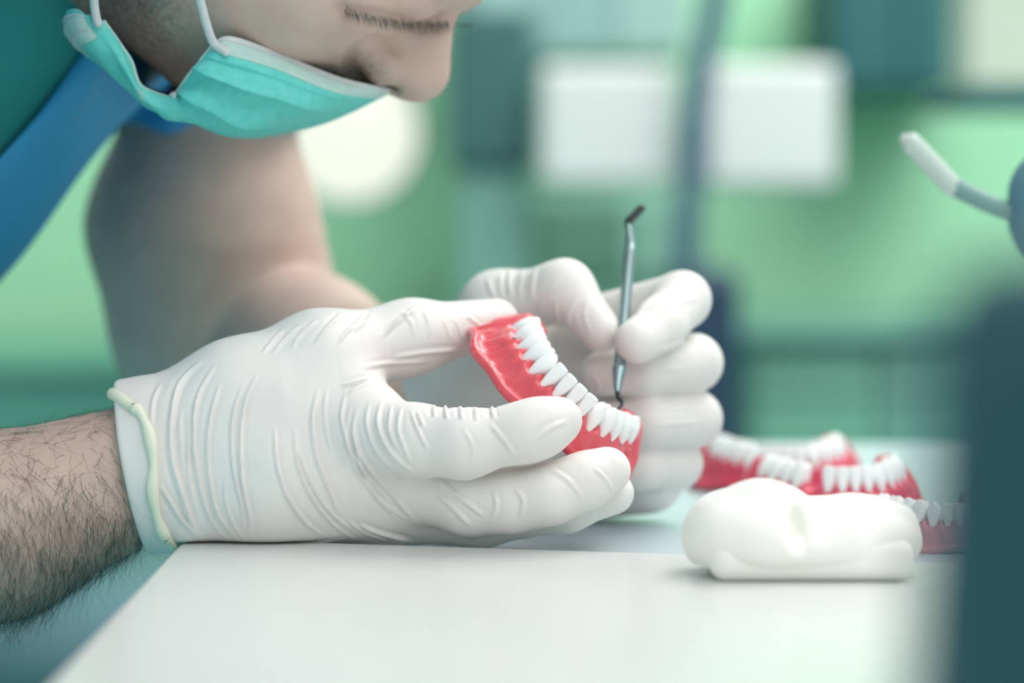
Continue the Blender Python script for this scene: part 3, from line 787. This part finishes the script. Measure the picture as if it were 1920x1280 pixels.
# =================================================================== TABLES
def prism(poly, z0, z1, r=.004):
    import bmesh
    bm = bmesh.new(); f = bm.faces.new([bm.verts.new((x, y, z0)) for x, y in poly]); bm.normal_update()
    if f.normal.z > 0: f.normal_flip()
    g = bmesh.ops.extrude_face_region(bm, geom=[f]); vs = [v for v in g['geom'] if isinstance(v, bmesh.types.BMVert)]
    for v in vs: v.co.z = z1
    bmesh.ops.recalc_face_normals(bm, faces=bm.faces[:])
    top = [e for e in bm.edges if all(abs(v.co.z-z1) < 1e-6 for v in e.verts)]
    bmesh.ops.bevel(bm, geom=top, offset=r, segments=4, affect='EDGES', profile=.5)
    bm.verts.index_update(); V = [tuple(v.co) for v in bm.verts]; F = [[v.index for v in f.verts] for f in bm.faces]; bm.free(); return V, F
A0 = np.array([-.127, .0255]); A1 = np.array([.057, -.0165]); dv = (A1-A0)/np.linalg.norm(A1-A0)
A2 = A0+dv*.9
c = A0; rad = .014; arc_pts = []
e0 = c+np.array([0, -rad*1.3]); e1_ = c+dv*rad*1.3
for t in np.linspace(0, 1, 8): arc_pts.append(tuple((1-t)**2*e0+2*t*(1-t)*c+t*t*e1_))
poly = [(-.127, -.85)]+arc_pts+[tuple(A2), (A2[0], -.85)]
tb = empty('table', (.3, -.4, 0), 'white table in the foreground with a rounded corner under the gloved hands', 'table'); WL[tb.name] = np.array([.3, -.4, 0])
V, F = prism(poly, T-.028, T, .0022); child('tabletop', V, F, M['table'], tb, smooth=False)
for x, y in ((-.10, -.80), (.70, -.80), (.70, -.22), (-.10, -.04)):
    V, F = rbox((x, y, (T-.028)/2), (.04, .04, T-.028), .004); child('leg', V, F, M['leg'], tb, False)
ctp = [(-.105, A0[1]+.004-.0-.0), (-.105, .62), (1.1, .62), (1.1, A0[1]-.30)]
B0 = np.array([-.105, A0[1]-.0035]); 
poly2 = [(-.118, A0[1]+.009*dv[1]/dv[0]+.003), (-.118, .11), (-.02, .17), (-.02, .46), (.69, .46), (A2[0], A2[1]+.002)]
cn = empty('counter', (.3, .35, 0), 'pale grey counter behind the white table, carrying the teeth models', 'counter'); WL[cn.name] = np.array([.3, .35, 0])
V, F = prism(poly2, zc-.03, zc, .0015); child('countertop', V, F, M['counter'], cn, False)
V, F = rbox((.335, .29, (zc-.03)/2), (.66, .32, zc-.03), .004); child('cabinet_base', V, F, M['counter'], cn, False)

# =================================================================== PLASTER CAST
pc = empty('plaster_cast', (P(1505, 1080, -.075)[0], -.075, T), 'cream plaster dental cast standing on the white table', 'dental cast'); WL[pc.name] = np.array([P(1505, 1080, -.075)[0], -.075, T])
sc = SC(-.075)/1000
class BX:
    def __init__(s, c, h, r, k=.004): s.c = np.asarray(c, float); s.h = np.asarray(h, float)-r; s.r = r; s.k = k
    def __call__(s, p):
        q = np.abs(p-s.c)-s.h; return np.linalg.norm(np.maximum(q, 0), axis=1)+np.minimum(q.max(1), 0)-s.r
def zq(v, Y): return P(960, v, Y)[2]
Yc = -.068
def pz(u, v, Y=Yc): return P(u, v, Y)
cb = pz(1510, 1075)
base = [BX((cb[0], Yc, T+.0075), (.0350, .0215, .0075), .006)]
def fbase(p): return union(base)(p)
V, F = nets(fbase, (cb[0]-.06, Yc-.04, T-.004), (cb[0]+.06, Yc+.04, T+.04), .0013); child('cast_base', V, F, M['plaster'], pc)
rg = [EL(pz(1398, 990), (.0195, .022, .0145), None, .010), EL(pz(1505, 1022), (.0395, .0235, .0115), None, .012), EL(pz(1445, 955, Yc+.002), (.014, .018, .0095), None, .006), EL(pz(1350, 1000), (.010, .018, .012), None, .006),
      EL(pz(1590, 1004), (.0185, .020, .0135), None, .006), EL(pz(1660, 1004), (.0115, .018, .0105), None, .006), EL(pz(1600, 975, Yc+.002), (.0145, .014, .0090), None, .004), EL(pz(1532, 990, Yc+.010), (.012, .012, .011), None, .004)]
for a_ in np.linspace(0, 1, 6):
    rg.append(EL(pz(1340+a_*130, 965-42*math.sin(a_*2.4), Yc-.006), (.0042, .0045, .0045), None, .004)); rg.append(EL(pz(1540+a_*150, 962+12*a_-10*math.sin(a_*3), Yc-.004), (.0042, .0045, .0042), None, .004))
rgu = union(rg); notch = EL(pz(1497, 985, Yc-.021), (.0030, .010, .0085))
def frg(p): return smax(rgu(p), -notch(p), .004)
V, F = nets(frg, (cb[0]-.06, Yc-.04, T+.004), (cb[0]+.06, Yc+.04, T+.06), .0011); child('tooth_ridge', V, F, M['plaster'], pc)

# =================================================================== BACKGROUND
def bx(name, rect, Y, depth, rgb, label, cat, rad=.012, rough=.6, z_to_floor=False, **kw):
    u0, v0, u1, v1 = rect; a_ = P(u0, v1, Y); b_ = P(u1, v0, Y)
    z0 = 0.0 if z_to_floor else a_[2]
    c_ = np.array([(a_[0]+b_[0])/2, Y+depth/2, (z0+b_[2])/2]); s_ = (b_[0]-a_[0], depth, b_[2]-z0)
    V, F = rbox((0, 0, s_[2]/2), s_, min(rad, min(s_)*.3))
    o = mesh_obj(name, V, F, mat(name+'_paint', rgb, rough, **kw), None, False); o.location = (c_[0], c_[1], z0)
    if label: tag(o, label, cat)
    return o
def plane_box(name, c, s, m):
    V, F = rbox((0, 0, 0), s, 0); o = mesh_obj(name, V, F, m, None, False); o.location = c; o['kind'] = 'structure'; return o
plane_box('floor', (0, 1.0, -.05), (9, 8, .1), mat('floor_vinyl', (92, 148, 150), .4, rgb2=(86, 142, 144), vscale=5))
plane_box('wall_back', (0, 3.45, 1.35), (9, .1, 2.7), mat('wall_paint', (168, 226, 184), .7, rgb2=(164, 222, 180), vscale=3))

def group_at(name, loc, label, cat):
    e = empty(name, loc, label, cat); WL[e.name] = np.array(loc, float); return e
def pbox(par, name, rect, Y, depth, m, rad=.006, floor=False, smooth=False):
    u0, v0, u1, v1 = rect; a_ = P(u0, v1, Y); b_ = P(u1, v0, Y); z0 = 0.0 if floor else a_[2]
    V, F = rbox(((a_[0]+b_[0])/2, Y+depth/2, (z0+b_[2])/2), (b_[0]-a_[0], depth, b_[2]-z0), rad); return child(name, V, F, m, par, smooth)
def cm(name, rgb, rough=.6, **k): return mat(name, rgb, rough, **k)
YB = 2.2
# dark column of the dental unit and the two white screens it carries
dk = cm('unit_paint', (70, 98, 122), .5); dkb = cm('unit_base_paint', (34, 60, 84), .5)
un = group_at('equipment_pole', (P(1300, 300, YB)[0], YB, 0), 'blurred dark blue upright pole on a wide base behind the hands', 'pole')
V, F = tube(cr(px([(1352, -60, YB), (1335, 40, YB), (1308, 160, YB), (1297, 300, YB), (1290, 480, YB), (1300, 620, YB)]), 30), [.0165]*30, 14); child('column', V, F, dk, un)
pbox(un, 'base', (1262, 505, 1392, 815), YB-.03, .16, dkb, .02, floor=True)
wh = cm('screen_white', (216, 220, 217), .5)
for r_, lab in (((1012, 122, 1268, 348), 'blurred white panel left of the dark pole'), ((1325, 118, 1572, 352), 'blurred white panel right of the dark pole')):
    g_ = group_at('white_panel', P((r_[0]+r_[2])/2, r_[3], YB), lab, 'panel')
    pbox(g_, 'panel_body', r_, YB+.025, .05, wh, .012)
    uc = r_[0]+30 if r_[0] > 1300 else r_[2]-30
    V, F = tube(px([(uc, 235, YB+.05), (1300+(34 if uc > 1300 else -34), 235, YB+.022)]), .005, 10); child('bracket', V, F, wh, g_)
# dark teal wall cabinet, cream box, grey cabinet, shelf
g_ = group_at('wall_cabinet', P(1690, 170, 3.0), 'dark teal wall cabinet at the upper right', 'cabinet')
pbox(g_, 'cabinet_body', (1558, -120, 1832, 165), 3.0, .40, cm('cab_teal', (24, 88, 92)), .01)
pbox(g_, 'door', (1564, -116, 1694, 160), 2.985, .015, cm('cab_teal_door', (26, 92, 96)), .004); pbox(g_, 'door', (1698, -116, 1827, 160), 2.985, .015, M_ := cm('cab_teal_door', (26, 92, 96)), .004)
g_ = group_at('supply_box', P(1890, 165, 1.5), 'cream box on a dark ledge in the upper right corner', 'box')
pbox(g_, 'box_body', (1816, -60, 2010, 163), 1.5, .12, cm('box_cream', (214, 222, 202)), .008); pbox(g_, 'lid', (1812, -80, 2014, -58), 1.495, .13, cm('box_cream_lid', (204, 214, 196)), .004)
g_ = group_at('ledge', P(1900, 190, 1.5), 'dark ledge carrying the cream box at the right edge', 'shelf')
pbox(g_, 'board', (1812, 164, 2300, 200), 1.45, .25, cm('ledge_teal', (64, 118, 116)), .004); pbox(g_, 'post', (2240, 180, 2300, 700), 1.55, .1, cm('ledge_teal', (64, 118, 116)), .004, floor=True)
g_ = group_at('tall_cabinet', (P(920, 300, 2.28)[0], 2.28, 0), 'dark grey green tall cabinet beside the nose of the person', 'cabinet')
pbox(g_, 'cabinet_body', (842, 18, 1002, 312), 2.28, .38, cm('cab_dark', (56, 98, 98)), .01); pbox(g_, 'plinth', (852, 312, 994, 480), 2.30, .3, cm('cab_mid', (120, 168, 152)), .01, floor=True)
g_ = group_at('wall_shelf_unit', P(1090, 110, 2.9), 'pale grey blue wall unit above the white panels', 'shelf')
pbox(g_, 'unit_body', (880, -140, 1290, 105), 2.9, .50, cm('unit_pale', (156, 188, 184)), .01); pbox(g_, 'door', (1015, -140, 1150, 100), 2.89, .012, cm('unit_pale_door', (138, 176, 168)), .004); pbox(g_, 'door', (1155, -140, 1285, 100), 2.89, .012, cm('unit_pale_door2', (150, 184, 176)), .004)
g_ = group_at('drawer_cabinet', (P(1090, 500, 2.7)[0], 2.7, 0), 'grey green drawer cabinet behind the left glove', 'cabinet')
pbox(g_, 'cabinet_body', (868, 362, 1275, 900), 2.7, .5, cm('drawer_green', (112, 160, 142)), .01, floor=True); pbox(g_, 'drawer', (1010, 380, 1160, 520), 2.688, .014, cm('drawer_front', (92, 136, 118)), .004); pbox(g_, 'drawer', (1170, 380, 1268, 520), 2.688, .014, cm('drawer_front2', (128, 172, 156)), .004)
# lamp behind the mask
g_ = group_at('round_lamp', P(660, 260, 2.4), 'bright round white lamp glowing behind the face mask', 'lamp')
c_ = P(655, 250, 2.4); a_ = np.linspace(0, 2*np.pi, 48, endpoint=False)
def disc(c, r, y0, y1):
    V = [(c[0]+r*math.cos(t), y, c[2]+r*math.sin(t)) for y in (y0, y1) for t in a_]; n = 48
    F = [(i, (i+1) % n, n+(i+1) % n, n+i) for i in range(n)]+[tuple(range(n))[::-1], tuple(range(n, 2*n))]; return V, F
V, F = disc(c_, .097, 2.41, 2.47); child('lamp_head', V, F, cm('lamp_shell', (200, 215, 205)), g_)
V, F = disc(c_, .090, 2.40, 2.412); child('lamp_glass', V, F, cm('lamp_glow', (60, 64, 60), emit=(246, 252, 236), estr=.95), g_)
V, F = tube([(c_[0], 2.5, c_[2]), (c_[0], 2.6, c_[2]+.1), (c_[0], 2.6, 2.6)], .015, 10); child('arm', V, F, dk, g_)
# low green counter on the right, cabinets on the left
g_ = group_at('wall_counter', (P(1640, 700, 2.6)[0], 2.6, 0), 'blurred green low counter on the right beside the pole', 'counter')
pbox(g_, 'counter_body', (1395, 640, 1900, 860), 2.6, .5, cm('counter_green', (106, 158, 146)), .008, floor=True); pbox(g_, 'worktop', (1385, 618, 1910, 642), 2.56, .55, cm('counter_top', (98, 150, 136)), .004)
pbox(g_, 'drawer', (1410, 655, 1640, 738), 2.588, .014, cm('counter_drawer', (122, 176, 156)), .004); pbox(g_, 'drawer', (1655, 655, 1890, 738), 2.588, .014, cm('counter_drawer2', (122, 170, 152)), .004)
pbox(g_, 'door', (1410, 752, 1640, 1000), 2.588, .014, cm('counter_door', (112, 172, 150)), .004); pbox(g_, 'door', (1655, 752, 1890, 1000), 2.588, .014, cm('counter_door2', (112, 168, 150)), .004)
g_ = group_at('low_cabinet', (P(60, 900, 2.8)[0], 2.8, 0), 'green low cabinet at the left behind the forearm', 'cabinet')
pbox(g_, 'cabinet_body', (-300, 700, 560, 1000), 2.8, .5, cm('low_green', (84, 152, 132)), .01, floor=True); pbox(g_, 'worktop', (-310, 672, 570, 700), 2.78, .52, cm('low_top', (108, 172, 150)), .004)
g_ = group_at('stool', (P(140, 1100, 1.2)[0], 1.2, 0), 'blurred teal stool under the table edge at the lower left', 'stool')
c_ = P(200, 1120, 1.2)
V, F = disc((0, 0, 0), .24, -.04, .04); V = [(x+c_[0], z+1.3, y+c_[2]-.04) for x, y, z in V]; child('seat', V, F, cm('stool_teal', (84, 122, 128)), g_)
V, F = tube([(c_[0], 1.3, c_[2]-.08), (c_[0], 1.3, .05)], .03, 14); child('post', V, F, M['steel'], g_)
for k_ in range(5):
    t_ = k_*2*math.pi/5; V, F = tube([(c_[0], 1.3, .06), (c_[0]+.26*math.cos(t_), 1.3+.26*math.sin(t_), .03)], .02, 10); child('foot', V, F, M['steel'], g_)
# out-of-focus things at the right, close to the camera
def lathe(prof, n=48):
    t = np.linspace(0, 2*np.pi, n, endpoint=False); V = np.array([[(r*math.cos(a), r*math.sin(a), z) for a in t] for r, z in prof]).reshape(-1, 3)
    F = grid_faces(len(prof), n, closed_v=True); F = orient_out(V, F); return V, F.tolist()
Yh = -.62; hx = .0560+.0225; g_ = group_at('container', (hx, Yh, T), 'tall dark teal container blurred at the right edge, close to the camera', 'container')
V, F = lathe([(0, 0), (.0262, 0), (.0272, .002), (.0268, .045), (.0240, .085), (.0228, .112), (.0205, .122), (.014, .1255), (0, .126)]); V = V+np.array([hx, Yh, T]); child('container_body', V, F, cm('holder_teal', (20, 76, 86), .45), g_)
V, F = lathe([(0, 0), (.0275, 0), (.0285, .003), (.0285, .016), (.0275, .018), (0, .018)]); V = V+np.array([hx, Yh, T+.0]); child('base', V, F, cm('holder_base', (30, 92, 112), .45), g_)
Yi = .14; g_ = group_at('instrument_stand', (P(1960, 500, Yi)[0], Yi, zc), 'grey blue instrument stand with a bent pale nozzle at the right edge', 'instrument stand')
gb = cm('stand_blue', (88, 130, 146), .5); c_ = P(1962, 392, Yi)
V, F = tube(cr(np.array([P(1962, 310, Yi), P(1954, 350, Yi), P(1954, 425, Yi), P(1966, 480, Yi)]), 16), [.011, .0155, .0155, .012]*4 if False else np.interp(np.linspace(0, 1, 16), [0, .35, .65, 1], [.010, .0145, .0145, .010]), 18); child('head', V, F, gb, g_)
b_ = P(1985, 520, Yi); V, F = tube([(b_[0], Yi, b_[2]), (b_[0]+.005, Yi, zc+.01)], .006, 12); child('post', V, F, gb, g_)
V, F = lathe([(0, 0), (.03, 0), (.032, .004), (.03, .009), (.008, .012), (0, .012)]); V = V+np.array([b_[0]+.005, Yi, zc]); child('base', V, F, gb, g_)
V, F = tube(cr(px([(1895, 398, Yi), (1850, 380, Yi), (1805, 358, Yi), (1782, 345, Yi)]), 16), .0042, 12); child('tube', V, F, cm('stand_tube', (120, 158, 152), .4), g_)
V, F = tube(cr(px([(1784, 348, Yi), (1750, 312, Yi), (1712, 272, Yi), (1698, 262, Yi)]), 16), np.interp(np.linspace(0, 1, 16), [0, .8, 1], [.0046, .0046, .0028]), 12); child('nozzle', V, F, cm('stand_nozzle', (196, 212, 204), .4), g_)


# =================================================================== CAMERA, LIGHT
cam = bpy.data.cameras.new('camera'); co = bpy.data.objects.new('camera', cam); COL.objects.link(co)
co.location = (0, CAMY, CAMZ); co.rotation_euler = (math.pi/2-TH, 0, 0)
cam.lens = 90; cam.sensor_width = 36; cam.clip_start = .01
cam.dof.use_dof = True; cam.dof.focus_distance = .958; cam.dof.aperture_fstop = 4.0
S.camera = co
def area(name, loc, tgt, size, power, rgb=(1, 1, 1)):
    l = bpy.data.lights.new(name, 'AREA'); l.shape = 'SQUARE'; l.size = size; l.energy = power; l.color = rgb
    o = bpy.data.objects.new(name, l); COL.objects.link(o); o.location = loc
    d = Vector(tgt)-Vector(loc); o.rotation_euler = d.to_track_quat('-Z', 'Y').to_euler(); return o
area('ceiling_light', (.75, .45, 2.3), (0, 0, T), 1.0, 16, (1.0, .97, .93))
area('front_fill_light', (.9, -1.4, 2.5), (0, .1, T+.1), 1.6, 17, (1.0, .98, .96))  # added soft fill from the camera side, lifts glove fronts and skin
area('teal_fill_light', (-1.1, -.8, .16), (-.2, .1, T+.0),   .9, 4.2, (.18, .92, 1.0))  # added teal fill from low left, tints the shaded undersides
area('back_wall_fill', (1.0, 1.6, 2.6), (.5, 3.2, .7), 1.4, 54, (.98, 1, .96))  # added lamp out of view, brightens the back wall
w = bpy.data.worlds.new('world'); S.world = w; w.use_nodes = True
nt = w.node_tree; bg = nt.nodes['Background']; tc = nt.nodes.new('ShaderNodeTexCoord'); sx = nt.nodes.new('ShaderNodeSeparateXYZ'); rp = nt.nodes.new('ShaderNodeValToRGB')
nt.links.new(tc.outputs['Generated'], sx.inputs[0]); mr = nt.nodes.new('ShaderNodeMapRange'); mr.inputs[1].default_value = -1; mr.inputs[2].default_value = 1
nt.links.new(sx.outputs['Z'], mr.inputs[0]); nt.links.new(mr.outputs[0], rp.inputs[0]); nt.links.new(rp.outputs[0], bg.inputs[0])
el = rp.color_ramp.elements; el[0].position = .36; el[0].color = (.11, .38, .40, 1); el[1].position = .62; el[1].color = (.86, .92, .93, 1)
bg.inputs[1].default_value = .78
S.view_settings.view_transform = 'Standard'; S.view_settings.look = 'None'; S.view_settings.exposure = 0.04; S.view_settings.gamma = 1; S.view_settings.use_curve_mapping = False
S.cycles.use_denoising = True
